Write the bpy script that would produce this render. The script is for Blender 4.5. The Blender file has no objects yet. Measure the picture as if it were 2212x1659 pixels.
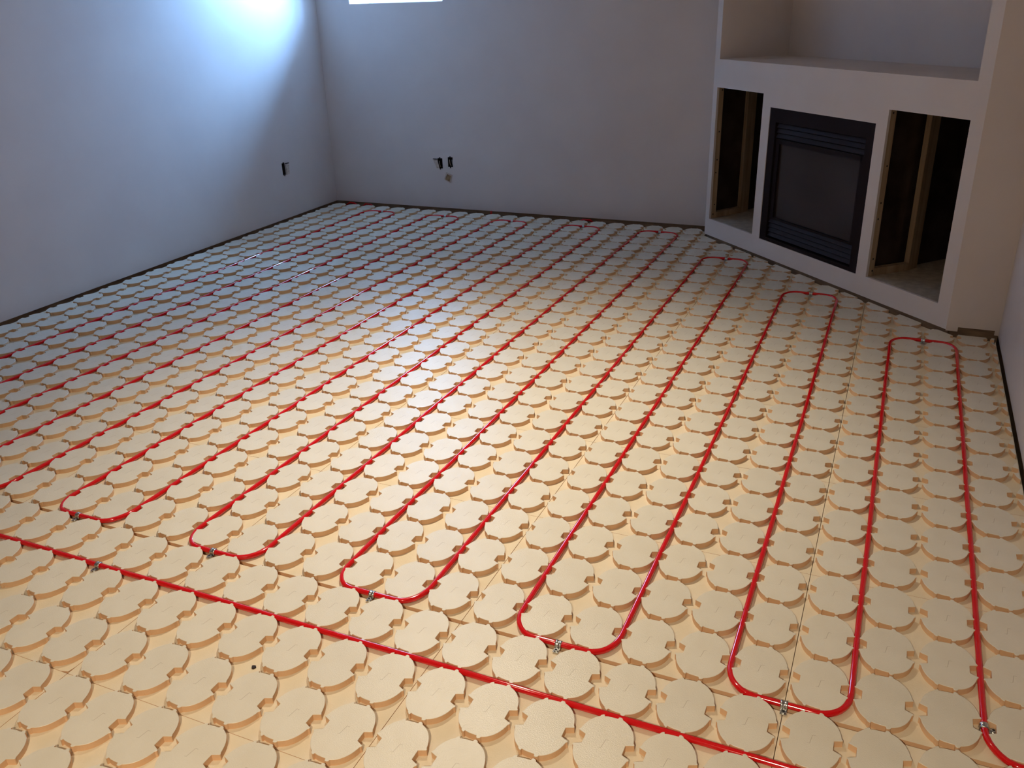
import bpy, bmesh, math, random
from mathutils import Matrix, Vector

C = bpy.context.scene.collection
sc = bpy.context.scene
random.seed(7)

# ------------------------------------------------------------------ camera
CAM = Vector((-0.37269, -1.59919, 1.64655))
R = ((0.9160278883, -0.1385766413, 0.3764165543),
     (0.4001049860, 0.3822115885, -0.8329647662),
     (-0.0284413095, 0.9136250960, 0.4055616795))
FPX = 1876.73                       # focal length in pixels of the 2212 px wide frame
cam_d = bpy.data.cameras.new('camera')
cam_d.sensor_width = 36.0
cam_d.lens = FPX / 2212 * 36.0
cam_d.clip_start = 0.05
cam = bpy.data.objects.new('camera', cam_d)
cam.matrix_world = Matrix.Translation(CAM) @ Matrix(R).to_4x4()
C.objects.link(cam)
sc.camera = cam


def px(X):
    d = Vector(X) - CAM
    c = [sum(R[i][k] * d[i] for i in range(3)) for k in range(3)]
    if c[2] >= -0.01:
        return (-9999, -9999)
    return (1106 + FPX * c[0] / -c[2], 829.5 - FPX * c[1] / -c[2])


# ------------------------------------------------------------------ view, sky
vs = sc.view_settings
vs.view_transform = 'Standard'
vs.look = 'None'
vs.exposure = 0.0
vs.gamma = 1.0
vs.use_curve_mapping = False
world = bpy.data.worlds.new('sky')
sc.world = world
world.use_nodes = True
bg = world.node_tree.nodes['Background']
bg.inputs['Color'].default_value = (0.25, 0.53, 1.0, 1)
wnt = world.node_tree
_g = wnt.nodes.new('ShaderNodeTexCoord')
_d = wnt.nodes.new('ShaderNodeVectorMath')
_d.operation = 'DOT_PRODUCT'
_d.inputs[1].default_value = Vector((0.46, 0.72, 0.50)).normalized()
wnt.links.new(_g.outputs['Generated'], _d.inputs[0])


def _wm(op, a, b):
    n = wnt.nodes.new('ShaderNodeMath')
    n.operation = op
    for i, v in enumerate((a, b)):
        if isinstance(v, (int, float)):
            n.inputs[i].default_value = v
        else:
            wnt.links.new(v, n.inputs[i])
    return n.outputs[0]


# bright hazy patch of sky around a veiled sun, up and to the right outside the window
_lobe = _wm('POWER', _wm('MAXIMUM', _d.outputs['Value'], 0.0), 8.0)
wnt.links.new(_wm('ADD', _wm('MULTIPLY', _lobe, 195.0), 76.0), bg.inputs['Strength'])

# room dimensions (metres; z = 0 is the top of the floor knobs)
WX, WY = -5.08, 5.05           # left and back wall faces
RX = 0.197                     # right wall face
ZS = -0.055                    # slab
ZC = 2.36                      # ceiling
ZB = -0.002                    # bottom edge of the drywall
FP = Vector((-0.047, 3.170, 0))        # right foot of the diagonal chimney wall
FE = Vector((-0.7071, 0.7071, 0))      # along its face, to the left
FN = Vector((0.7071, 0.7071, 0))       # into the wall
FL = 2.262
WIN = (-4.745, -3.878, 1.642, 2.08)    # window opening in the back wall
WDEP = 0.36


# ------------------------------------------------------------------ materials
def mat(name, col, rough=0.6, metal=0.0, spec=0.5, **kw):
    m = bpy.data.materials.new(name)
    m.use_nodes = True
    b = m.node_tree.nodes['Principled BSDF']
    b.inputs['Base Color'].default_value = (*col, 1)
    b.inputs['Roughness'].default_value = rough
    b.inputs['Metallic'].default_value = metal
    b.inputs['Specular IOR Level'].default_value = spec
    for k, v in kw.items():
        b.inputs[k.replace('_', ' ')].default_value = v
    return m


def noise_col(m, c1, c2, scale=20, detail=4, bump=0.0, bscale=200, coord='Object', stretch=None, obj_random=0.0):
    nt = m.node_tree
    b = nt.nodes['Principled BSDF']
    tc = nt.nodes.new('ShaderNodeTexCoord')
    src = tc.outputs[coord]
    if stretch:
        mp = nt.nodes.new('ShaderNodeMapping')
        mp.inputs['Scale'].default_value = stretch
        nt.links.new(src, mp.inputs['Vector'])
        src = mp.outputs['Vector']
    n = nt.nodes.new('ShaderNodeTexNoise')
    n.inputs['Scale'].default_value = scale
    n.inputs['Detail'].default_value = detail
    nt.links.new(src, n.inputs['Vector'])
    r = nt.nodes.new('ShaderNodeValToRGB')
    r.color_ramp.elements[0].position = 0.35
    r.color_ramp.elements[1].position = 0.65
    r.color_ramp.elements[0].color = (*c1, 1)
    r.color_ramp.elements[1].color = (*c2, 1)
    nt.links.new(n.outputs['Fac'], r.inputs['Fac'])
    out = r.outputs['Color']
    if obj_random:
        oi = nt.nodes.new('ShaderNodeObjectInfo')
        mr = nt.nodes.new('ShaderNodeMapRange')
        mr.inputs['To Min'].default_value = 1 - obj_random
        mr.inputs['To Max'].default_value = 1 + obj_random
        nt.links.new(oi.outputs['Random'], mr.inputs['Value'])
        hs = nt.nodes.new('ShaderNodeHueSaturation')
        nt.links.new(out, hs.inputs['Color'])
        nt.links.new(mr.outputs['Result'], hs.inputs['Value'])
        out = hs.outputs['Color']
    nt.links.new(out, b.inputs['Base Color'])
    if bump:
        n2 = nt.nodes.new('ShaderNodeTexNoise')
        n2.inputs['Scale'].default_value = bscale
        n2.inputs['Detail'].default_value = 3
        nt.links.new(tc.outputs[coord], n2.inputs['Vector'])
        bp = nt.nodes.new('ShaderNodeBump')
        bp.inputs['Strength'].default_value = bump
        bp.inputs['Distance'].default_value = 0.002
        nt.links.new(n2.outputs['Fac'], bp.inputs['Height'])
        nt.links.new(bp.outputs['Normal'], b.inputs['Normal'])
    return m


M_WALL = noise_col(mat('wall_paint', (.62, .59, .56), 0.34, spec=0.35), (.72, .65, .63), (.755, .685, .66), 3, bump=0.12, bscale=120)
M_CHIM = noise_col(mat('chimney_paint', (.62, .59, .56), 0.55, spec=0.3), (.76, .685, .65), (.795, .72, .68), 3, bump=0.12, bscale=120)
M_CEIL = mat('ceiling_paint', (.78, .74, .71), 0.8)
M_SLAB = noise_col(mat('concrete', (.2, .17, .14), 0.9), (.05, .035, .025), (.09, .065, .045), 9)
M_SIDE_SHADE = noise_col(mat('foam_side_shade', (.86, .60, .36), 0.75, spec=0.2), (.72, .465, .275), (.75, .50, .31), 14, bump=0.25, bscale=260)  # knob and base sides: same foam, bounced light and shade put into deeper orange
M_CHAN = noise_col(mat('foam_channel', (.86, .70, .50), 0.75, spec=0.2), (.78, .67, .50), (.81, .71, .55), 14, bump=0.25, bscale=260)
M_PLATE = noise_col(mat('sill_wood', (.2, .12, .07), 0.8), (.20, .13, .085), (.34, .23, .14), 8, stretch=(1, 1, 6))
M_STUD = noise_col(mat('stud_wood', (.5, .3, .16), 0.75, spec=0.2), (.34, .235, .14), (.46, .34, .22), 30, stretch=(1, 1, .06))
M_OSB = noise_col(mat('subfloor_board', (.5, .42, .33), 0.85), (.42, .35, .27), (.56, .48, .38), 24)
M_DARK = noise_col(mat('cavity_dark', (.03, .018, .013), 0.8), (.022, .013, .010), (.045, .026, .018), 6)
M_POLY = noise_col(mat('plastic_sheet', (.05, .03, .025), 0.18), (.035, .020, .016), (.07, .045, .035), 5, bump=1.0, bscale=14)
M_BLACK = mat('black_enamel', (.016, .0085, .009), 0.6, spec=0.12)
M_LOUV = mat('louver_enamel', (.021, .012, .013), 0.5, spec=0.14)
M_GLASSB = noise_col(mat('smoked_glass', (.03, .02, .018), 0.22, spec=0.4), (.028, .017, .014), (.048, .034, .030), 1.2, detail=1, stretch=(1, 1, 1.6))
M_GALV = noise_col(mat('galvanized', (.55, .56, .55), 0.28, metal=1.0), (.45, .46, .46), (.68, .69, .68), 60)
M_SCREW = mat('dark_screw', (.02, .02, .025), 0.4, metal=0.6)
M_BOX = mat('box_black', (.020, .013, .012), 0.6)
M_CABLE = mat('cable_sheath', (.55, .53, .5), 0.5)
M_TORN = noise_col(mat('torn_drywall', (.6, .5, .44), 0.9), (.5, .40, .34), (.68, .6, .54), 60)
M_KRAFT = noise_col(mat('kraft_board', (.30, .19, .10), 0.9), (.2, .12, .07), (.36, .24, .13), 30)
M_VINYL = mat('white_vinyl', (.8, .8, .8), 0.35)
M_LAMP = mat('lamp_trim', (.8, .78, .75), 0.4)
M_WIRE = mat('wire_sheath', (.16, .09, .06), 0.5)

# red pipe
M_PEX = mat('red_pex', (.66, .004, .007), 0.10, spec=0.55, Coat_Weight=0.3, Coat_Roughness=0.03)

# knob top: pale moulded skin with a small hooked scratch-like mould mark
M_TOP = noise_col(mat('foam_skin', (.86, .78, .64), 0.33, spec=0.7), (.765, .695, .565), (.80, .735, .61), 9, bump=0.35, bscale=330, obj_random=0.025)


def mould_mark(m):
    nt = m.node_tree
    b = nt.nodes['Principled BSDF']
    tc = nt.nodes.new('ShaderNodeTexCoord')
    sep = nt.nodes.new('ShaderNodeSeparateXYZ')
    nt.links.new(tc.outputs['Object'], sep.inputs[0])

    def mth(op, a, bb=None, c=None):
        n = nt.nodes.new('ShaderNodeMath')
        n.operation = op
        for i, v in enumerate((a, bb, c)):
            if v is None:
                continue
            if isinstance(v, (int, float)):
                n.inputs[i].default_value = v
            else:
                nt.links.new(v, n.inputs[i])
        return n.outputs[0]

    def seg(x0, y0, x1, y1, w):
        L = math.hypot(x1 - x0, y1 - y0)
        ux, uy = (x1 - x0) / L, (y1 - y0) / L
        dx = mth('SUBTRACT', sep.outputs[0], x0)
        dy = mth('SUBTRACT', sep.outputs[1], y0)
        t = mth('ADD', mth('MULTIPLY', dx, ux), mth('MULTIPLY', dy, uy))
        s = mth('ADD', mth('MULTIPLY', dx, -uy), mth('MULTIPLY', dy, ux))
        on = mth('MULTIPLY', mth('GREATER_THAN', t, 0.0), mth('LESS_THAN', t, L))
        return mth('MULTIPLY', on, mth('LESS_THAN', mth('ABSOLUTE', s), w))

    a = seg(-.003, -.013, .001, .015, .0007)
    c = seg(.001, .015, .009, .0155, .0006)
    d = seg(-.009, -.0135, -.003, -.013, .0005)
    k = mth('MAXIMUM', mth('MAXIMUM', a, c), d)
    # only the flat top carries it
    oi = nt.nodes.new('ShaderNodeObjectInfo')
    some = mth('GREATER_THAN', oi.outputs['Random'], 0.12)
    k = mth('MULTIPLY', k, some)
    base = b.inputs['Base Color'].links[0].from_socket
    mx = nt.nodes.new('ShaderNodeMix')
    mx.data_type = 'RGBA'
    mx.inputs[7].default_value = (.40, .31, .20, 1)
    nt.links.new(mth('MULTIPLY', k, 0.6), mx.inputs[0])
    nt.links.new(base, mx.inputs[6])
    nt.links.new(mx.outputs[2], b.inputs['Base Color'])


mould_mark(M_TOP)


# ------------------------------------------------------------------ mesh helpers
def obj(name, bm, mats, parent=None, smooth=False):
    me = bpy.data.meshes.new(name)
    bmesh.ops.recalc_face_normals(bm, faces=bm.faces)
    bm.to_mesh(me)
    bm.free()
    for m in (mats if isinstance(mats, (list, tuple)) else [mats]):
        me.materials.append(m)
    if smooth:
        for p in me.polygons:
            p.use_smooth = True
    o = bpy.data.objects.new(name, me)
    C.objects.link(o)
    if parent:
        o.parent = parent
    return o


def tag(o, label, cat, group=None, kind=None):
    if label:
        o['label'] = label
    if cat:
        o['category'] = cat
    if group:
        o['group'] = group
    if kind:
        o['kind'] = kind
    return o


def struct(o):
    o['kind'] = 'structure'
    return o


def empty(name, loc=(0, 0, 0), rotz=0):
    o = bpy.data.objects.new(name, None)
    o.empty_display_size = 0.05
    o.location = loc
    o.rotation_euler = (0, 0, rotz)
    C.objects.link(o)
    return o


def add_box(bm, x0, x1, y0, y1, z0, z1, M=None, mi=0):
    vs_ = [bm.verts.new((x, y, z)) for x in (x0, x1) for y in (y0, y1) for z in (z0, z1)]
    if M:
        for v in vs_:
            v.co = M @ v.co
    q = [(0, 1, 3, 2), (4, 6, 7, 5), (0, 4, 5, 1), (2, 3, 7, 6), (0, 2, 6, 4), (1, 5, 7, 3)]
    for f in q:
        fc = bm.faces.new([vs_[i] for i in f])
        fc.material_index = mi
    return vs_


def add_prism(bm, pts, z0, z1, top=0, side=0, chamfer=0.0):
    """pts counter-clockwise; vertical prism, top and side material index, chamfered top edge."""
    n = len(pts)
    lo = [bm.verts.new((p[0], p[1], z0)) for p in pts]
    hi = [bm.verts.new((p[0], p[1], z1 - chamfer)) for p in pts]
    rings = [lo, hi]
    if chamfer:
        ins = []
        for i in range(n):
            a, b, c = pts[i - 1], pts[i], pts[(i + 1) % n]
            d1 = Vector((b[0] - a[0], b[1] - a[1])).normalized()
            d2 = Vector((c[0] - b[0], c[1] - b[1])).normalized()
            nn = Vector((-(d1.y + d2.y), d1.x + d2.x))
            if nn.length < 1e-6:
                nn = Vector((-d1.y, d1.x))
            nn.normalize()
            ins.append(bm.verts.new((b[0] + nn.x * chamfer, b[1] + nn.y * chamfer, z1)))
        rings.append(ins)
    for k in range(len(rings) - 1):
        for i in range(n):
            j = (i + 1) % n
            f = bm.faces.new([rings[k][i], rings[k][j], rings[k + 1][j], rings[k + 1][i]])
            f.material_index = side if k == 0 else top
    f = bm.faces.new(rings[-1])
    f.material_index = top
    f = bm.faces.new(list(reversed(lo)))
    f.material_index = side


def add_tube(bm, pts, r, seg=12, cap=True):
    pts = [Vector(p) for p in pts]
    n = len(pts)
    rings = []
    t0 = (pts[1] - pts[0]).normalized()
    up = Vector((0, 0, 1)) if abs(t0.z) < 0.9 else Vector((1, 0, 0))
    side = t0.cross(up).normalized()
    for i, p in enumerate(pts):
        t = (pts[min(i + 1, n - 1)] - pts[max(i - 1, 0)]).normalized()
        side = (side - t * side.dot(t)).normalized()
        u = side.cross(t)
        rings.append([bm.verts.new(p + side * (r * math.cos(a)) + u * (r * math.sin(a)))
                      for a in [2 * math.pi * k / seg for k in range(seg)]])
    for i in range(n - 1):
        for k in range(seg):
            j = (k + 1) % seg
            bm.faces.new([rings[i][k], rings[i][j], rings[i + 1][j], rings[i + 1][k]])
    if cap:
        bm.faces.new(rings[0])
        bm.faces.new(list(reversed(rings[-1])))


def clip(poly, a, b, c):
    """keep a*x + b*y <= c"""
    out = []
    for i in range(len(poly)):
        p, q = poly[i], poly[(i + 1) % len(poly)]
        dp, dq = a * p[0] + b * p[1] - c, a * q[0] + b * q[1] - c
        if dp <= 0:
            out.append(p)
        if (dp < 0 < dq) or (dq < 0 < dp):
            t = dp / (dp - dq)
            out.append((p[0] + t * (q[0] - p[0]), p[1] + t * (q[1] - p[1])))
    return out


def wall_panel(bm, x0, x1, z0, z1, th, holes, M, mi=0):
    """plate in local x-z with rectangular holes, thickness th towards +y"""
    xs = sorted(set([x0, x1] + [h[0] for h in holes] + [h[1] for h in holes]))
    zs = sorted(set([z0, z1] + [h[2] for h in holes] + [h[3] for h in holes]))

    def solid(i, j):
        if i < 0 or j < 0 or i >= len(xs) - 1 or j >= len(zs) - 1:
            return False
        cx, cz = (xs[i] + xs[i + 1]) / 2, (zs[j] + zs[j + 1]) / 2
        return not any(h[0] < cx < h[1] and h[2] < cz < h[3] for h in holes)
    cache = {}

    def v(x, y, z):
        k = (round(x, 6), round(y, 6), round(z, 6))
        if k not in cache:
            cache[k] = bm.verts.new(M @ Vector((x, y, z)))
        return cache[k]

    def q(*c):
        f = bm.faces.new([v(*a) for a in c])
        f.material_index = mi
    for i in range(len(xs) - 1):
        for j in range(len(zs) - 1):
            if not solid(i, j):
                continue
            a, b, c, d = xs[i], xs[i + 1], zs[j], zs[j + 1]
            q((a, 0, c), (b, 0, c), (b, 0, d), (a, 0, d))
            q((a, th, c), (a, th, d), (b, th, d), (b, th, c))
            if not solid(i - 1, j):
                q((a, 0, c), (a, 0, d), (a, th, d), (a, th, c))
            if not solid(i + 1, j):
                q((b, 0, c), (b, th, c), (b, th, d), (b, 0, d))
            if not solid(i, j - 1):
                q((a, 0, c), (a, th, c), (b, th, c), (b, 0, c))
            if not solid(i, j + 1):
                q((a, 0, d), (b, 0, d), (b, th, d), (a, th, d))


I4 = Matrix.Identity(4)

# ------------------------------------------------------------------ room shell
YR = -4.6      # rear wall
XO = 3.2       # room opens to the right behind the camera
YO = 0.45      # end of the right wall

bm = bmesh.new()
add_box(bm, WX - .3, XO + .3, YR - .3, WY + 1.4, ZS - .2, ZS)
struct(obj('floor', bm, M_SLAB))
bm = bmesh.new()
add_box(bm, WX - .2, XO + .2, YR - .2, WY + .4, ZC, ZC + .15)
add_box(bm, -1.70, .45, WY + .4, 5.75, ZC, ZC + .15)
struct(obj('ceiling', bm, M_CEIL))

# left wall: runs along y; local x -> +y, local +y -> -x
bm = bmesh.new()
ML = Matrix(((0, -1, 0, WX), (1, 0, 0, 0), (0, 0, 1, 0), (0, 0, 0, 1)))
LBOX = (4.325, 4.366, .352, .452)
wall_panel(bm, YR, WY, ZB, ZC, .10, [LBOX], ML)
wl = struct(obj('wall_left', bm, M_WALL))
bm = bmesh.new()
add_box(bm, WX - .3, WX - .014, YR, WY + .02, ZS, ZB - .001)
pl = obj('sill_plate', bm, M_PLATE, wl)

# back wall with window opening
bm = bmesh.new()
MB_ = Matrix.Translation((0, WY, 0))
B1 = (-4.009, -3.962, .334, .421)
B2 = (-3.911, -3.863, .350, .433)
wall_panel(bm, WX - .1, -1.64, ZB, ZC, WDEP, [WIN, B1, B2], MB_)
wb = struct(obj('wall_back', bm, M_WALL))
bm = bmesh.new()
add_box(bm, WX - .3, -1.64, WY + .014, WY + .35, ZS, ZB - .001)
obj('sill_plate', bm, M_PLATE, wb)

# right wall, then the room widens behind the camera
bm = bmesh.new()
add_box(bm, RX, RX + .12, YO, FP.y + .03, ZB, ZC)
wr = struct(obj('wall_right', bm, M_WALL))
bm = bmesh.new()
add_box(bm, RX + .014, RX + .1, YO, FP.y + .03, ZS, ZB - .001)
obj('sill_plate', bm, M_PLATE, wr)
bm = bmesh.new()
add_box(bm, RX + .12, XO, YO, YO + .12, ZS, ZC)
add_box(bm, XO, XO + .12, YR, YO + .12, ZS, ZC)
struct(obj('wall_side', bm, M_WALL))
bm = bmesh.new()
add_box(bm, WX - .1, XO + .1, YR - .12, YR, ZS, ZC)
struct(obj('wall_rear', bm, M_WALL))

# ------------------------------------------------------------------ diagonal chimney wall
# local x = s (along the face, from the right foot), local y = depth
MF = Matrix(((FE.x, FN.x, 0, FP.x), (FE.y, FN.y, 0, FP.y), (0, 0, 1, 0), (0, 0, 0, 1)))
LO = (1.694, 2.214, .133, 1.047)
CO = (.688, 1.614, .124, .970)
RO = (.078, .606, .130, 1.051)
NI = (.075, 2.206, 1.229, 2.10)
bm = bmesh.new()
wall_panel(bm, 0, FL, .012, ZC, .016, [LO, CO, RO, NI], MF)
# returns to the back wall and to the right wall
xl = FP.x + FE.x * FL
yl = FP.y + FE.y * FL
add_box(bm, xl, xl + .016, yl, WY, .012, ZC)
add_box(bm, FP.x, RX, FP.y, FP.y + .016, .03, ZC)
add_box(bm, FP.x, FP.x + .055, FP.y, FP.y + .016, .006, .03)
add_box(bm, FP.x + .225, RX, FP.y, FP.y + .016, .006, .03)
wc = struct(obj('wall_corner', bm, M_CHIM))
# niche lining
ND = .56
bm = bmesh.new()
t = .014
add_box(bm, NI[0] - t, NI[1] + t, .016, ND, NI[2] - t, NI[2], MF)
add_box(bm, NI[0] - t, NI[1] + t, ND, ND + t, NI[2] - t, NI[3] + t, MF)
add_box(bm, NI[1], NI[1] + t, .016, ND, NI[2], NI[3] + t, MF)
add_box(bm, NI[0] - t, NI[0], .016, ND, NI[2], NI[3] + t, MF)
add_box(bm, NI[0] - t, NI[1] + t, .016, ND, NI[3], NI[3] + t, MF)
obj('niche_lining', bm, M_CHIM, wc)
# wood foot plate seen under the drywall edge
bm = bmesh.new()
add_box(bm, .0, FL - .01, .016, .10, ZS, .03, MF)
add_box(bm, FP.x + .02, RX, FP.y + .017, FP.y + .09, ZS, .035)
obj('sill_plate', bm, M_PLATE, wc)
# enclosure of the cavity behind the chimney wall, lined with plastic film
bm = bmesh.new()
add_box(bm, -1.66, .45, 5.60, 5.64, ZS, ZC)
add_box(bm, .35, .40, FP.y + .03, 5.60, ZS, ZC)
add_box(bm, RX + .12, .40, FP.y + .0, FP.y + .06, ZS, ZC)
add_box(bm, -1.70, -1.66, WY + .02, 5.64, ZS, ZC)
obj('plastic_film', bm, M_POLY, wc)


def quad_prism(bm, pts, z0, z1, M):
    lo = [bm.verts.new(M @ Vector((p[0], p[1], z0))) for p in pts]
    hi = [bm.verts.new(M @ Vector((p[0], p[1], z1))) for p in pts]
    n = len(pts)
    for i in range(n):
        j = (i + 1) % n
        bm.faces.new([lo[i], lo[j], hi[j], hi[i]])
    bm.faces.new(hi)
    bm.faces.new(list(reversed(lo)))


# framing inside the two side openings
for (a, b, z0, z1), sh in ((LO, .20), (RO, .05)):
    bm = bmesh.new()
    add_box(bm, b + .0005, b + .036, .0165, .0545, z0 - .01, z1 + .10, MF)
    obj('stud', bm, M_STUD, wc)
    e1, e2 = b + sh * .39 - .008, b + sh * .39 + .030
    bm = bmesh.new()
    quad_prism(bm, [(e1 - .02, .30), (e2 - .02, .30), (e2, .385), (e1, .385)], z0, z1 + .10, MF)
    obj('stud', bm, M_STUD, wc)
    bm = bmesh.new()
    quad_prism(bm, [(b + .001, .056), (b + .034, .056), (e2 - .020, .30), (e1 - .020, .30)], z0, z0 + .042, MF)
    obj('bottom_plate', bm, M_STUD, wc)
    bm = bmesh.new()
    quad_prism(bm, [(a - .06, .018), (b + .02, .018), (b + .03, .06), (b + .05 + sh * .75, .75), (a - .06, .75)], z0 - .018, z0 - .001, MF)
    obj('platform', bm, M_OSB, wc)
    bm = bmesh.new()
    quad_prism(bm, [(b + .038, .06), (b + .041, .06), (b + .045 + sh * .75, .75), (b + .042 + sh * .75, .75)], z0, z1 + .12, MF)
    add_box(bm, a - .10, b + .04 + sh * .75, .76, .765, z0, z1 + .12, MF)
    obj('plastic_film', bm, M_POLY, wc)
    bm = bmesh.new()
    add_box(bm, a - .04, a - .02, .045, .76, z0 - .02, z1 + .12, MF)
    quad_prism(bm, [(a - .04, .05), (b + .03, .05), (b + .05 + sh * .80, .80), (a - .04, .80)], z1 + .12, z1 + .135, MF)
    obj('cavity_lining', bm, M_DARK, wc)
# drywall screws and nail heads on the jamb studs
for (b, z0, z1) in ((LO[1], LO[2], LO[3]), (RO[1], RO[2], RO[3])):
    for zz in (z0 + .03, z0 + .10, z0 + .33, z0 + .42, z1 - .30, z1 - .02):
        bm = bmesh.new()
        dd = .030 + .012 * ((zz * 37) % 1)
        add_box(bm, b - .0015, b + .002, dd - .0035, dd + .0035, zz - .0045, zz + .0045, MF)
        obj('screw', bm, M_SCREW, wc)

# hanging wire in the right opening
w = [(.25, .45, 1.10), (.27, .44, .95), (.33, .42, .75), (.37, .40, .55), (.36, .38, .40), (.31, .34, .28), (.26, .30, .20)]
bm = bmesh.new()
add_tube(bm, [MF @ Vector(p) for p in w], .0025, 6)
tag(obj('wire', bm, M_WIRE, smooth=True), 'thin brown wire hanging down inside the right side opening beside the fireplace', 'wire')

# ------------------------------------------------------------------ firebox
fp = empty('fireplace', MF @ Vector(((CO[0] + CO[1]) / 2, .05, CO[2])), math.radians(135))
tag(fp, 'black metal gas fireplace with smoked glass set in the diagonal wall', 'fireplace')
bpy.context.view_layer.update()
FPI = fp.matrix_world.inverted()
MFP = FPI @ MF


def fpart(name, boxes, m):
    bm = bmesh.new()
    for b in boxes:
        add_box(bm, *b, MFP)
    return obj(name, bm, m, fp)


s0, s1, z0, z1 = CO
s0 += .001; s1 -= .001; z0 += .001; z1 -= .001
bo = .062
y0 = .004
fpart('surround', [(s0, s0 + bo, y0, .03, z0, z1), (s1 - bo, s1, y0, .03, z0, z1),
                   (s0 + bo, s1 - bo, y0, .03, z1 - .085, z1), (s0 + bo, s1 - bo, y0, .03, z0, z0 + .022)], M_BLACK)
fpart('firebox_body', [(s0, s1, .09, .50, z0, z1), (s0, s0 + .02, .03, .09, z0, z1), (s1 - .02, s1, .03, .09, z0, z1)], M_BLACK)
# louvers above and below the glass: slats tilted like a shutter
for zt, nn, hh in ((z1 - .089, 3, .031), (z0 + .150, 4, .030)):
    for k in range(nn):
        zc = zt - hh * (k + .5)
        bm = bmesh.new()
        vs_ = add_box(bm, s0 + bo + .004, s1 - bo - .004, -.003, .003, -hh * .44, hh * .44)
        for v in vs_:
            c = v.co
            y, z = c.y, c.z
            a = math.radians(28)
            c.y = y * math.cos(a) + z * math.sin(a) + .022
            c.z = -y * math.sin(a) + z * math.cos(a) + zc
            v.co = MFP @ Vector(c)
        obj('louver', bm, M_LOUV, fp)
ga, gb, gz0, gz1 = .775, 1.525, z0 + .160, z1 - .215
d0, d1 = .016, .040
fpart('door_frame', [(ga - .02, ga + .012, d0, d1, gz0 - .012, gz1 + .03), (gb - .012, gb + .02, d0, d1, gz0 - .012, gz1 + .03),
                     (ga, gb, d0, d1, gz1, gz1 + .03), (ga, gb, d0, d1, gz0 - .012, gz0)], M_BLACK)
fpart('glass_pane', [(ga + .012, gb - .012, .030, .036, gz0, gz1)], M_GLASSB)
fpart('door_panel', [(ga - .02, gb + .02, .030, .038, gz1 + .03, z1 - .182)], M_BLACK)

# ------------------------------------------------------------------ window
wn = empty('window_1', ((WIN[0] + WIN[1]) / 2, WY + WDEP - .03, WIN[2]))
wn['kind'] = 'structure'
bm = bmesh.new()
hx = (WIN[1] - WIN[0]) / 2
hz = WIN[3] - WIN[2]
fr = .035
for b in ((-hx, -hx + fr, 0, hz), (hx - fr, hx, 0, hz), (-hx + fr, hx - fr, 0, fr), (-hx + fr, hx - fr, hz - fr, hz), (-.014, .014, fr, hz - fr)):
    add_box(bm, b[0], b[1], -.02, .03, b[2], b[3])
obj('window_frame', bm, M_VINYL, wn)
mg = bpy.data.materials.new('clear_glass')
mg.use_nodes = True
nt = mg.node_tree
nt.nodes.clear()
o_ = nt.nodes.new('ShaderNodeOutputMaterial')
tr = nt.nodes.new('ShaderNodeBsdfTransparent')
gl = nt.nodes.new('ShaderNodeBsdfGlossy')
gl.inputs['Roughness'].default_value = 0.02
mx = nt.nodes.new('ShaderNodeMixShader')
mx.inputs[0].default_value = 0.05
nt.links.new(tr.outputs[0], mx.inputs[1])
nt.links.new(gl.outputs[0], mx.inputs[2])
nt.links.new(mx.outputs[0], o_.inputs[0])
bm = bmesh.new()
add_box(bm, -hx + fr, hx - fr, .002, .006, fr, hz - fr)
obj('pane', bm, mg, wn)
# daylight portal: guides the sky light through the window opening
pd = bpy.data.lights.new('window_portal', 'AREA')
pd.shape = 'RECTANGLE'
pd.size = WIN[1] - WIN[0]
pd.size_y = hz
pd.cycles.is_portal = True
po = bpy.data.objects.new('window_portal', pd)
po.location = ((WIN[0] + WIN[1]) / 2, WY + WDEP + .02, (WIN[2] + WIN[3]) / 2)
po.rotation_euler = (math.radians(-90), 0, 0)
C.objects.link(po)

# ------------------------------------------------------------------ ceiling lamps and an added fill lamp
LAMPS = [(-1.95, 1.35, 205), (-1.95, -1.3, 26), (-0.6, -2.6, 400)]  # last one is an added, unseen warm fill behind the camera
for i, (lx, ly, pw) in enumerate(LAMPS):
    e = empty('ceiling_or_fill_light', (lx, ly, ZC))
    tag(e, 'round recessed ceiling light number %s counting from the window end' % ('one two three(added-fill) four'.split()[i]), 'ceiling light', 'recessed ceiling lights')
    bm = bmesh.new()
    for rr, za, zb in ((.085, -.004, 0),):
        ri = .062
        sg = 32
        for k in range(sg):
            a, b = 2 * math.pi * k / sg, 2 * math.pi * (k + 1) / sg
            pa = [Vector((math.cos(x) * q, math.sin(x) * q, z)) for x in (a, b) for q in (ri, rr) for z in (za, zb)]
            vv = [bm.verts.new(p) for p in pa]
            for f in ((0, 1, 3, 2), (4, 6, 7, 5), (0, 4, 5, 1), (2, 3, 7, 6), (0, 2, 6, 4)):
                bm.faces.new([vv[x] for x in f])
    obj('trim_ring', bm, M_LAMP, e)
    ld = bpy.data.lights.new('bulb', 'SPOT')
    ld.energy = pw
    ld.color = ((1.0, 0.87, 0.66), (1.0, 0.82, 0.55), (1.0, 0.82, 0.57))[i]
    ld.shadow_soft_size = .055
    ld.spot_size = math.radians((104, 125, 160)[i])
    ld.spot_blend = 1.0
    lo = bpy.data.objects.new('bulb', ld)
    lo.location = (0, 0, -.03)
    lo.parent = e
    C.objects.link(lo)

# ------------------------------------------------------------------ outlet boxes


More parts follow.
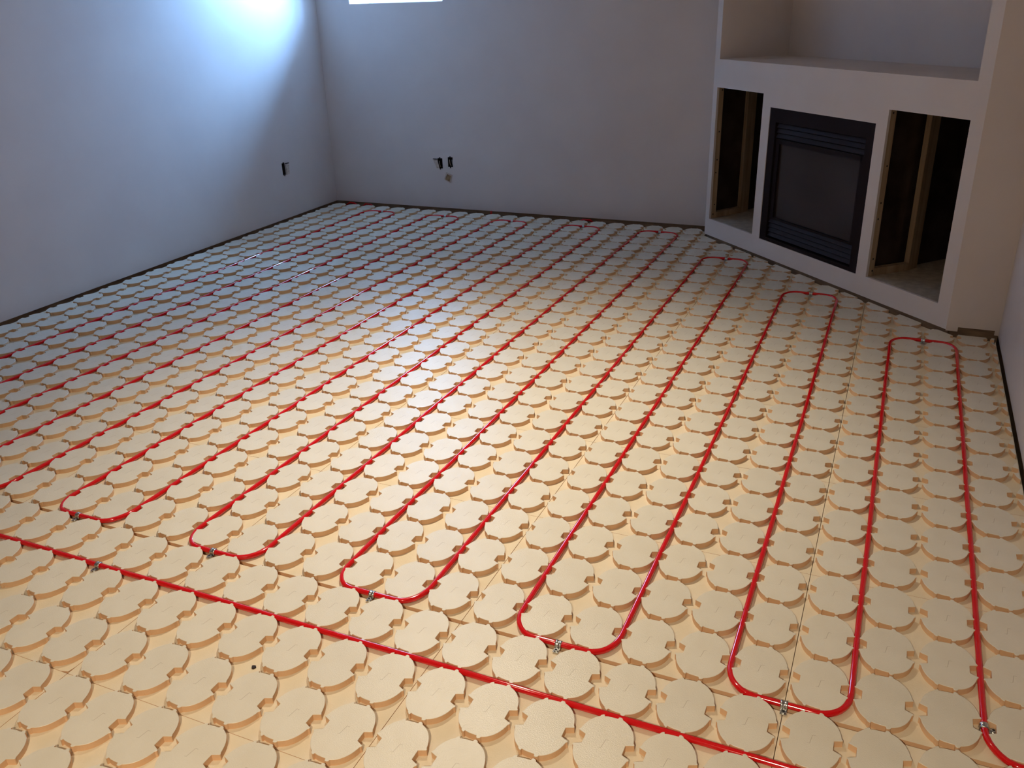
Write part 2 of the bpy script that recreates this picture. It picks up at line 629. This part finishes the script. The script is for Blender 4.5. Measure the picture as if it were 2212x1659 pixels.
def outlet(x, y, zc, wdt, hgt, M, label, flap=None, cables=0):
    e = empty('outlet_box', M @ Vector((x, 0, zc)))
    tag(e, label, 'electrical box', 'rough-in boxes in the walls')
    Ml = Matrix.Translation(-e.location) @ M @ Matrix.Translation((x, 0, zc))
    hw, hh = wdt / 2 - .0005, hgt / 2 - .0005
    bm = bmesh.new()
    d = .06
    for b in ((-hw, -hw + .003, .003, d, -hh, hh), (hw - .003, hw, .003, d, -hh, hh), (-hw + .003, hw - .003, .003, d, hh - .003, hh),
              (-hw + .003, hw - .003, .003, d, -hh, -hh + .003), (-hw, hw, d - .003, d, -hh, hh)):
        add_box(bm, *b, Ml)
    obj('box_shell', bm, M_BOX, e)
    # mounting ears with screw tabs at top and bottom
    bm = bmesh.new()
    add_box(bm, -.005, .005, -.003, .006, hh, hh + .008, Ml)
    add_box(bm, -.005, .005, -.003, .006, -hh - .008, -hh, Ml)
    obj('mounting_ear', bm, M_BOX, e)
    for k in range(cables):
        bm = bmesh.new()
        xx = (-.011, .012, .0)[k]
        pts = [Ml @ Vector(p) for p in ((xx, .05, -hh * .9), (xx, .020, -hh * .7), (xx + .002, .008, -hh * .1), (xx - .001, .012, hh * .45))]
        add_tube(bm, pts, .003, 6)
        obj('cable', bm, M_CABLE, e, smooth=True)
    if flap:
        bm = bmesh.new()
        vs_ = []
        for (fx, fz) in flap:
            for yy in (-.010, -.006):
                vs_.append(bm.verts.new(Ml @ Vector((fx, yy - abs(fx) * .12, fz))))
        n = len(flap)
        bm.faces.new([vs_[2 * i] for i in range(n)])
        bm.faces.new([vs_[2 * i + 1] for i in reversed(range(n))])
        for i in range(n):
            j = (i + 1) % n
            bm.faces.new([vs_[2 * i], vs_[2 * i + 1], vs_[2 * j + 1], vs_[2 * j]])
        obj('cover_flap', bm, M_TORN, e)
        bm = bmesh.new()
        sg = 1 if flap[0][0] > 0 else -1
        add_box(bm, min(sg * .02, sg * .062), max(sg * .02, sg * .062), -.012, -.004, hh * .78, hh * .92, Ml)
        obj('bracket', bm, M_BOX, e)
    return e


outlet((B1[0] + B1[1]) / 2, 0, (B1[2] + B1[3]) / 2, B1[1] - B1[0], B1[3] - B1[2], MB_,
       'dark outlet box with a pale loose flap on its left, in the back wall',
       flap=[(-.055, .026), (-.020, .030), (-.004, -.040), (-.028, -.040)], cables=1)
outlet((B2[0] + B2[1]) / 2, 0, (B2[2] + B2[3]) / 2, B2[1] - B2[0], B2[3] - B2[2], MB_,
       'outlet box in the back wall with two cable ends standing in it', cables=2)
outlet((LBOX[0] + LBOX[1]) / 2, 0, (LBOX[2] + LBOX[3]) / 2, LBOX[1] - LBOX[0], LBOX[3] - LBOX[2], ML,
       'outlet box in the left wall with a torn flap hanging on its right',
       flap=[(.018, .034), (.056, .028), (.050, -.045), (.020, -.048)])
e = empty('mounting_plate', (-3.914, WY, .262))
tag(e, 'small tilted brown square plate on the back wall below the outlet boxes', 'plate')
bm = bmesh.new()
Mt = Matrix.Rotation(math.radians(22), 4, 'Y')
add_box(bm, -.030, .030, -.006, -.0005, -.034, .034, Mt)
obj('backing', bm, M_TORN, e)
bm = bmesh.new()
add_box(bm, -.019, .024, -.008, -.0055, -.026, .024, Mt)
obj('center', bm, M_KRAFT, e)

# ------------------------------------------------------------------ floor panels
U, V = .1524, .19984


def yv(v):
    """row position; the panels close up a little towards the back wall"""
    return v * V - .0010 * max(0, v - 18) ** 2


HZ = -.019                       # channel level


def knob_outline():
    A, B, n = .0694, .0935, 2.2

    def ell(a):
        c, s = math.cos(a), math.sin(a)
        return (A * math.copysign(abs(c) ** (2 / n), c), B * math.copysign(abs(s) ** (2 / n), s))

    def ang_for_y(y):                 # on the right side
        return math.asin(abs(y / B) ** (n / 2)) * (1 if y > 0 else -1)

    def ang_for_x(x):                 # on the back side, angle from +x
        return math.acos(abs(x / A) ** (n / 2) * (1 if x > 0 else -1)) if x >= 0 else math.pi - math.acos(abs(x / A) ** (n / 2))

    pts = []

    def arc(a0, a1, k):
        for i in range(k + 1):
            pts.append(ell(a0 + (a1 - a0) * i / k))
    # right side, from below upward
    yb, yt = -.030, .027
    xr = ell(ang_for_y(.022))[0]
    right = [(xr + .0005, -.0285), (xr + .0020, -.0265), (xr + .0018, -.0240), (xr - .0005, -.0225), (.0505, -.0150), (.0505, .0145),
             (xr - .0005, .0215), (xr + .0016, .0225), (xr + .0018, .0250), (xr, .0270)]
    # back side, right to left: nub, recess, nub
    yy = lambda x: ell(ang_for_x(x))[1]
    back = [(.0215, yy(.0215)), (.0195, yy(.0195) + .0036), (.0150, yy(.015) + .0050), (.0105, yy(.0105) + .0034), (.0085, yy(.0085) - .0030),
            (-.004, yy(-.004) - .0036), (-.016, yy(-.016) - .0030), (-.0245, yy(-.0245) - .0026), (-.026, yy(-.026) + .0030),
            (-.030, yy(-.030) + .0042), (-.034, yy(-.034) + .0028), (-.0355, yy(-.0355))]
    for p in right:
        pts.append(p)
    arc(ang_for_y(.029), ang_for_x(.0235), 9)
    for p in back:
        pts.append(p)
    arc(ang_for_x(-.0375), math.pi - ang_for_y(.029), 8)
    for p in reversed(right):
        pts.append((-p[0], p[1]))
    arc(math.pi + ang_for_y(.0305), 2 * math.pi - ang_for_x(-.0375), 8)
    for p in reversed(back):
        pts.append((p[0], -p[1]))
    arc(2 * math.pi - ang_for_x(.0235), 2 * math.pi + ang_for_y(-.0305), 9)
    return pts


KO = knob_outline()


def knob_mesh(poly, name='knob'):
    bm = bmesh.new()
    # drop duplicate points
    cl = []
    for p in poly:
        if not cl or math.hypot(p[0] - cl[-1][0], p[1] - cl[-1][1]) > 2e-4:
            cl.append(p)
    if math.hypot(cl[0][0] - cl[-1][0], cl[0][1] - cl[-1][1]) < 2e-4:
        cl.pop()
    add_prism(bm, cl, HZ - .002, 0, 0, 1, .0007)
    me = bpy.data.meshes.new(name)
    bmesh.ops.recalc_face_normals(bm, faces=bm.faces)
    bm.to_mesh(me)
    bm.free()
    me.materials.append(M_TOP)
    me.materials.append(M_SIDE_SHADE)
    return me


KM = knob_mesh(KO)

LIMS_FLAT = FP.y - .030
DC = (FP.x + FP.y) * .7071 - .012          # x*.7071 + y*.7071 <= DC on the room side of the diagonal


def limits(cx, cy):
    """half-planes of the room for something centred here"""
    L = [(-1, 0, -(WX + .045)), (0, 1, WY - .045), (1, 0, RX - .018)]
    if cx > FP.x + .02:
        L.append((0, 1, LIMS_FLAT))
    elif cx > xl - .02:
        L.append((.7071, .7071, DC))
    elif cy > yl - .05:
        L.append((1, 0, xl - .012))
    else:
        L.append((.7071, .7071, DC))
    return L


def visible(x, y, m=70):
    p = px((x, y, 0))
    return -m < p[0] < 2212 + m and -m < p[1] < 1659 + m


strips = [(-33, -27), (-27, -21), (-21, -15), (-15, -9), (-9, -3), (-3, 3)]
rows = [(22, 25), (19, 22), (16, 19), (13, 16), (10, 13), (7, 10), (4, 7), (1, 4), (-2, 1), (-5, -2)]
COLN = ['first column from the left wall', 'second column from the left wall', 'third column from the left wall',
        'fourth column from the left wall', 'fifth column from the left wall', 'column along the right wall']
ROWN = ['back row', 'second row from back', 'third row from back', 'fourth row from back', 'fifth row from back', 'sixth row from back',
        'seventh row from back', 'row behind the wide seam', 'row before the wide seam', 'nearest row']
for ci, (u0, u1) in enumerate(strips):
    for ri, (v0, v1) in enumerate(rows):
        ks = []
        ua = u0 - (1 if ci == 0 else 0)
        for i in range(ua, u1):
            for j in range(v0, v1):
                cx, cy = (i + .5) * U, yv(j + .5)
                if not visible(cx, cy):
                    continue
                pl_ = KO
                cut = False
                lim = limits(cx, cy)
                if i == -34:
                    pass
                for (a, b, c) in lim:
                    off = c - a * cx - b * cy
                    if any(a * p[0] + b * p[1] > off for p in pl_):
                        pl_ = clip(pl_, a, b, off)
                        cut = True
                        if len(pl_) < 3:
                            break
                if len(pl_) < 3:
                    continue
                ar = abs(sum(pl_[k][0] * pl_[(k + 1) % len(pl_)][1] - pl_[(k + 1) % len(pl_)][0] * pl_[k][1] for k in range(len(pl_)))) / 2
                if ar < .0009:
                    continue
                ks.append((cx, cy, pl_ if cut else None))
        # base, clipped to the room; inset leaves the seams
        gu, gv0, gv1 = .0009, .0007, .0007
        if (v0, v1) == (-2, 1):
            gv1 = .0135
        if (v0, v1) == (1, 4):
            gv0 = .001
        X0 = (ua * U if ci else WX + .03) + gu
        base = [(X0, yv(v0) + gv0), (u1 * U - gu, yv(v0) + gv0), (u1 * U - gu, yv(v1) - gv1), (X0, yv(v1) - gv1)]
        if ci == 2 and v0 == -2:      # broken-off corner of the panel
            base = [base[0], (base[1][0] - .026, base[1][1]), (base[1][0] - .004, base[1][1] + .006), (base[1][0], base[1][1] + .030), base[2], base[3]]
        base = clip(base, 0, 1, WY - .03)
        base = clip(base, 1, 0, RX - .010)
        if ci == 5:
            base1 = clip(base, 1, 0, FP.x)
            base1 = clip(base1, .7071, .7071, DC + .006)
            base2 = clip(clip(base, -1, 0, -FP.x), 0, 1, FP.y - .022)
            bases = [base1, base2]
        elif v0 >= 22 and ci == 3:
            base1 = clip(base, 1, 0, xl - .012)
            base2 = clip(clip(base, -1, 0, -(xl - .012)), .7071, .7071, DC + .006)
            bases = [base1, base2]
        elif ci < 3:
            bases = [base]
        else:
            bases = [clip(base, .7071, .7071, DC + .006)]
        bases = [b for b in bases if len(b) >= 3]
        if not bases or not ks:
            continue
        bx_, by_ = ks[0][0] + random.uniform(0, .0001), ks[0][1]
        root = empty('foam_panel', (bx_, by_, HZ))
        tag(root, 'cream foam panel, %s, %s' % (COLN[ci], ROWN[ri]), 'floor panel', 'foam floor panels')
        bm = bmesh.new()
        for b in bases:
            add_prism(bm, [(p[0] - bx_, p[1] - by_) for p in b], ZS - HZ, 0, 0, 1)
        obj('base', bm, [M_CHAN, M_SIDE_SHADE], root)
        for (cx, cy, pl_) in ks:
            me = KM if pl_ is None else knob_mesh(pl_)
            k = bpy.data.objects.new('knob', me)
            k.parent = root
            k.location = (cx - bx_, cy - by_, -HZ)
            C.objects.link(k)

# ------------------------------------------------------------------ heating pipe
PR = .0085
PZ = .0006 - PR
RISE = .0065


def quarter(cu, cv, a0, a1, n=10):
    return [((cu + .5 * math.cos(math.radians(a0 + (a1 - a0) * i / n))) * U, yv(cv + .5 * math.sin(math.radians(a0 + (a1 - a0) * i / n))))
            for i in range(n + 1)]


def line(u0_, v0_, u1_, v1_, step=.5):
    n = max(2, int(max(abs(u1_ - u0_), abs(v1_ - v0_)) / step))
    return [((u0_ + (u1_ - u0_) * i / n) * U, yv(v0_ + (v1_ - v0_) * i / n)) for i in range(n + 1)]


tops = {0: 15, -4: 18, -8: 21, -12: 24, -16: 24, -20: 24, -24: 24, -28: 24}
path = line(3.0, 1, .5, 1) + quarter(.5, 1.5, 270, 180)
for ur in range(0, -32, -4):
    tp = tops[ur]
    path += line(ur, 1.6, ur, tp - .6)
    path += quarter(ur - .5, tp - .5, 0, 90) + line(ur - .6, tp, ur - 1.4, tp, .4) + quarter(ur - 1.5, tp - .5, 90, 180)
    path += line(ur - 2, tp - .6, ur - 2, 1.6)
    if ur > -28:
        path += quarter(ur - 2.5, 1.5, 0, -90) + line(ur - 2.6, 1, ur - 3.4, 1, .4) + quarter(ur - 3.5, 1.5, 270, 180)
pp = []
for p in path:
    if not pp or math.hypot(p[0] - pp[-1][0], p[1] - pp[-1][1]) > .002:
        pp.append(p)
rnd = random.Random(3)
pts = []
for i, p in enumerate(pp):
    up = 0.0
    for ur, tp in tops.items():           # the pipe springs up a little in the far bends
        if ur - 2.2 < p[0] / U < ur + .2:
            dd = (yv(tp) - p[1]) / V
            up = max(up, RISE * max(0.0, 1 - dd / 1.6))
    pts.append((p[0] + .0006 * math.sin(p[1] * 7.3), p[1] + .0005 * math.sin(p[0] * 9), PZ + .0005 * math.sin(i * .7) + .0005 + up))
bm = bmesh.new()
add_tube(bm, pts, PR, 14)
o = obj('heating_pipe', bm, M_PEX, smooth=True)
tag(o, 'long glossy red heating pipe snaking back and forth between the foam knobs', 'pipe')
bm = bmesh.new()
add_tube(bm, [(p[0], p[1] + .0008 * math.sin(p[0] * 8), PZ + .0005) for p in line(-28, 0, 3, 0)], PR, 14)
o = obj('heating_pipe', bm, M_PEX, smooth=True)
tag(o, 'straight glossy red heating pipe crossing the foreground below the loops', 'pipe')

# short red pipe ends in the gap along the back wall
for nm, pts_, lab in (
        ('pipe_end', [(-4.965, 5.028, -.030), (-4.925, 5.026, -.008), (-4.880, 5.022, -.010), (-4.84, 5.02, -.030)], 'short red pipe end in the gap by the left corner of the back wall'),
        ('pipe_end', [(-4.790, 5.022, -.034), (-4.755, 5.020, -.010), (-4.700, 5.020, -.012), (-4.67, 5.02, -.034)], 'second short red pipe end from the left corner, in the back gap'),
        ('pipe_end', [(-3.512, 5.028, -.052), (-3.512, 5.026, -.020), (-3.510, 5.026, .004)], 'short upright red pipe end in the gap below the outlet boxes'),
        ('pipe_end', [(-2.72, 5.030, -.034), (-2.69, 5.028, -.014), (-2.63, 5.028, -.015), (-2.60, 5.03, -.034)], 'short red pipe end in the back gap, left of the fireplace wall')):
    bm = bmesh.new()
    add_tube(bm, pts_, .008, 10)
    tag(obj(nm, bm, M_PEX, smooth=True), lab, 'pipe end', 'red pipe ends along the back wall')


# ------------------------------------------------------------------ pipe clamps
def make_clamp():
    root = empty('pipe_clamp')
    bm = bmesh.new()
    # saddle around the pipe (pipe along local x), two raised ribs, leg down on both sides
    prof = []
    N = 16
    xs = [-.0075, -.0065, -.0045, -.0025, -.001, .001, .0025, .0045, .0065, .0075]
    rr = [.0086, .0096, .0104, .0096, .0089, .0089, .0096, .0104, .0096, .0086]
    rings = []
    for x, r in zip(xs, rr):
        ring = [bm.verts.new((x, -r, -.0075))]
        for k in range(N + 1):
            a = math.pi * k / N
            ring.append(bm.verts.new((x, -r * math.cos(a), r * math.sin(a))))
        ring.append(bm.verts.new((x, r, -.0075)))
        rings.append(ring)
    inner = []
    for x in (xs[0], xs[-1]):
        r = .0081
        ring = [bm.verts.new((x, -r, -.0075))]
        for k in range(N + 1):
            a = math.pi * k / N
            ring.append(bm.verts.new((x, -r * math.cos(a), r * math.sin(a))))
        ring.append(bm.verts.new((x, r, -.0075)))
        inner.append(ring)
    loop = rings + [inner[1], inner[0]]
    for i in range(len(loop)):
        a, b = loop[i], loop[(i + 1) % len(loop)]
        for k in range(len(a) - 1):
            bm.faces.new([a[k], a[k + 1], b[k + 1], b[k]])
    obj('strap', bm, M_GALV, root, smooth=True)
    # foot with screw ear on the -y side
    bm = bmesh.new()
    add_box(bm, -.0065, .0065, -.026, -.0088, -.0078, -.0062)
    obj('foot', bm, M_GALV, root)
    bm = bmesh.new()
    sg = 14
    for (r0, r1, za, zb) in ((.0055, .0055, -.0062, -.0030), (.0028, .0028, -.0030, -.0026)):
        lo_ = [bm.verts.new((r0 * math.cos(2 * math.pi * k / sg), -.0185 + r0 * math.sin(2 * math.pi * k / sg), za)) for k in range(sg)]
        hi_ = [bm.verts.new((r1 * math.cos(2 * math.pi * k / sg), -.0185 + r1 * math.sin(2 * math.pi * k / sg), zb)) for k in range(sg)]
        for k in range(sg):
            bm.faces.new([lo_[k], lo_[(k + 1) % sg], hi_[(k + 1) % sg], hi_[k]])
        f = bm.faces.new(hi_)
        f.material_index = 1 if r0 < .004 else 0
    o = obj('screw', bm, [M_GALV, M_SCREW], root)
    for ch in root.children:
        ch.data.transform(Matrix.Diagonal((1.25, 1.12, 1.0, 1)))
    return root


def copy_tree(r):
    c = r.copy()
    C.objects.link(c)
    for ch in r.children:
        d = ch.copy()
        C.objects.link(d)
        d.parent = c
    return c


LN = ['rightmost', 'second from right', 'third from right', 'fourth from right', 'fifth from right', 'sixth from right', 'seventh from right', 'eighth from right']
clamps = []
for i, (u, v) in enumerate(((-1, 15), (-5, 18), (-9, 21), (-13, 24), (-17, 24), (-21, 24), (-25, 24), (-29, 24))):
    clamps.append((u, v, 0, 'small metal clamp holding the far end of the %s red loop' % LN[i]))
for i, (u, v) in enumerate(((-3, 1), (-7, 1), (-11, 1), (-15.06, 1), (-19.1, 1))):
    clamps.append((u, v, 0, 'small metal clamp holding the near bend, %s, of the red loops' % LN[i]))
clamps.append((-17.05, 0, 0, 'small metal clamp on the straight red pipe in the left foreground'))
clamps.append((.0, 1.52, 90, 'small metal clamp where the red pipe turns right, bottom right corner'))
proto = make_clamp()
for i, (u, v, rz, lab) in enumerate(clamps):
    o = proto if i == 0 else copy_tree(proto)
    o.location = (u * U, yv(v), PZ + .0005 + (RISE if v > 10 else 0))
    o.rotation_euler = (0, 0, math.radians(rz + random.uniform(-4, 4)))
    tag(o, lab, 'pipe clamp', 'metal pipe clamps')

# small dark chip lying in a channel, lower left
bm = bmesh.new()
ch = [(-.007, .002), (-.002, -.006), (.004, -.007), (.008, .001), (.003, .006), (-.003, .005)]
add_prism(bm, [(p[0], p[1]) for p in ch], 0, .004, chamfer=.0008)
o = obj('debris_chip', bm, mat('dark_chip', (.02, .008, .005), .5))
o.location = (-1.8185, -.1876, HZ)
tag(o, 'tiny dark brown chip lying between foam knobs in the lower left', 'debris')
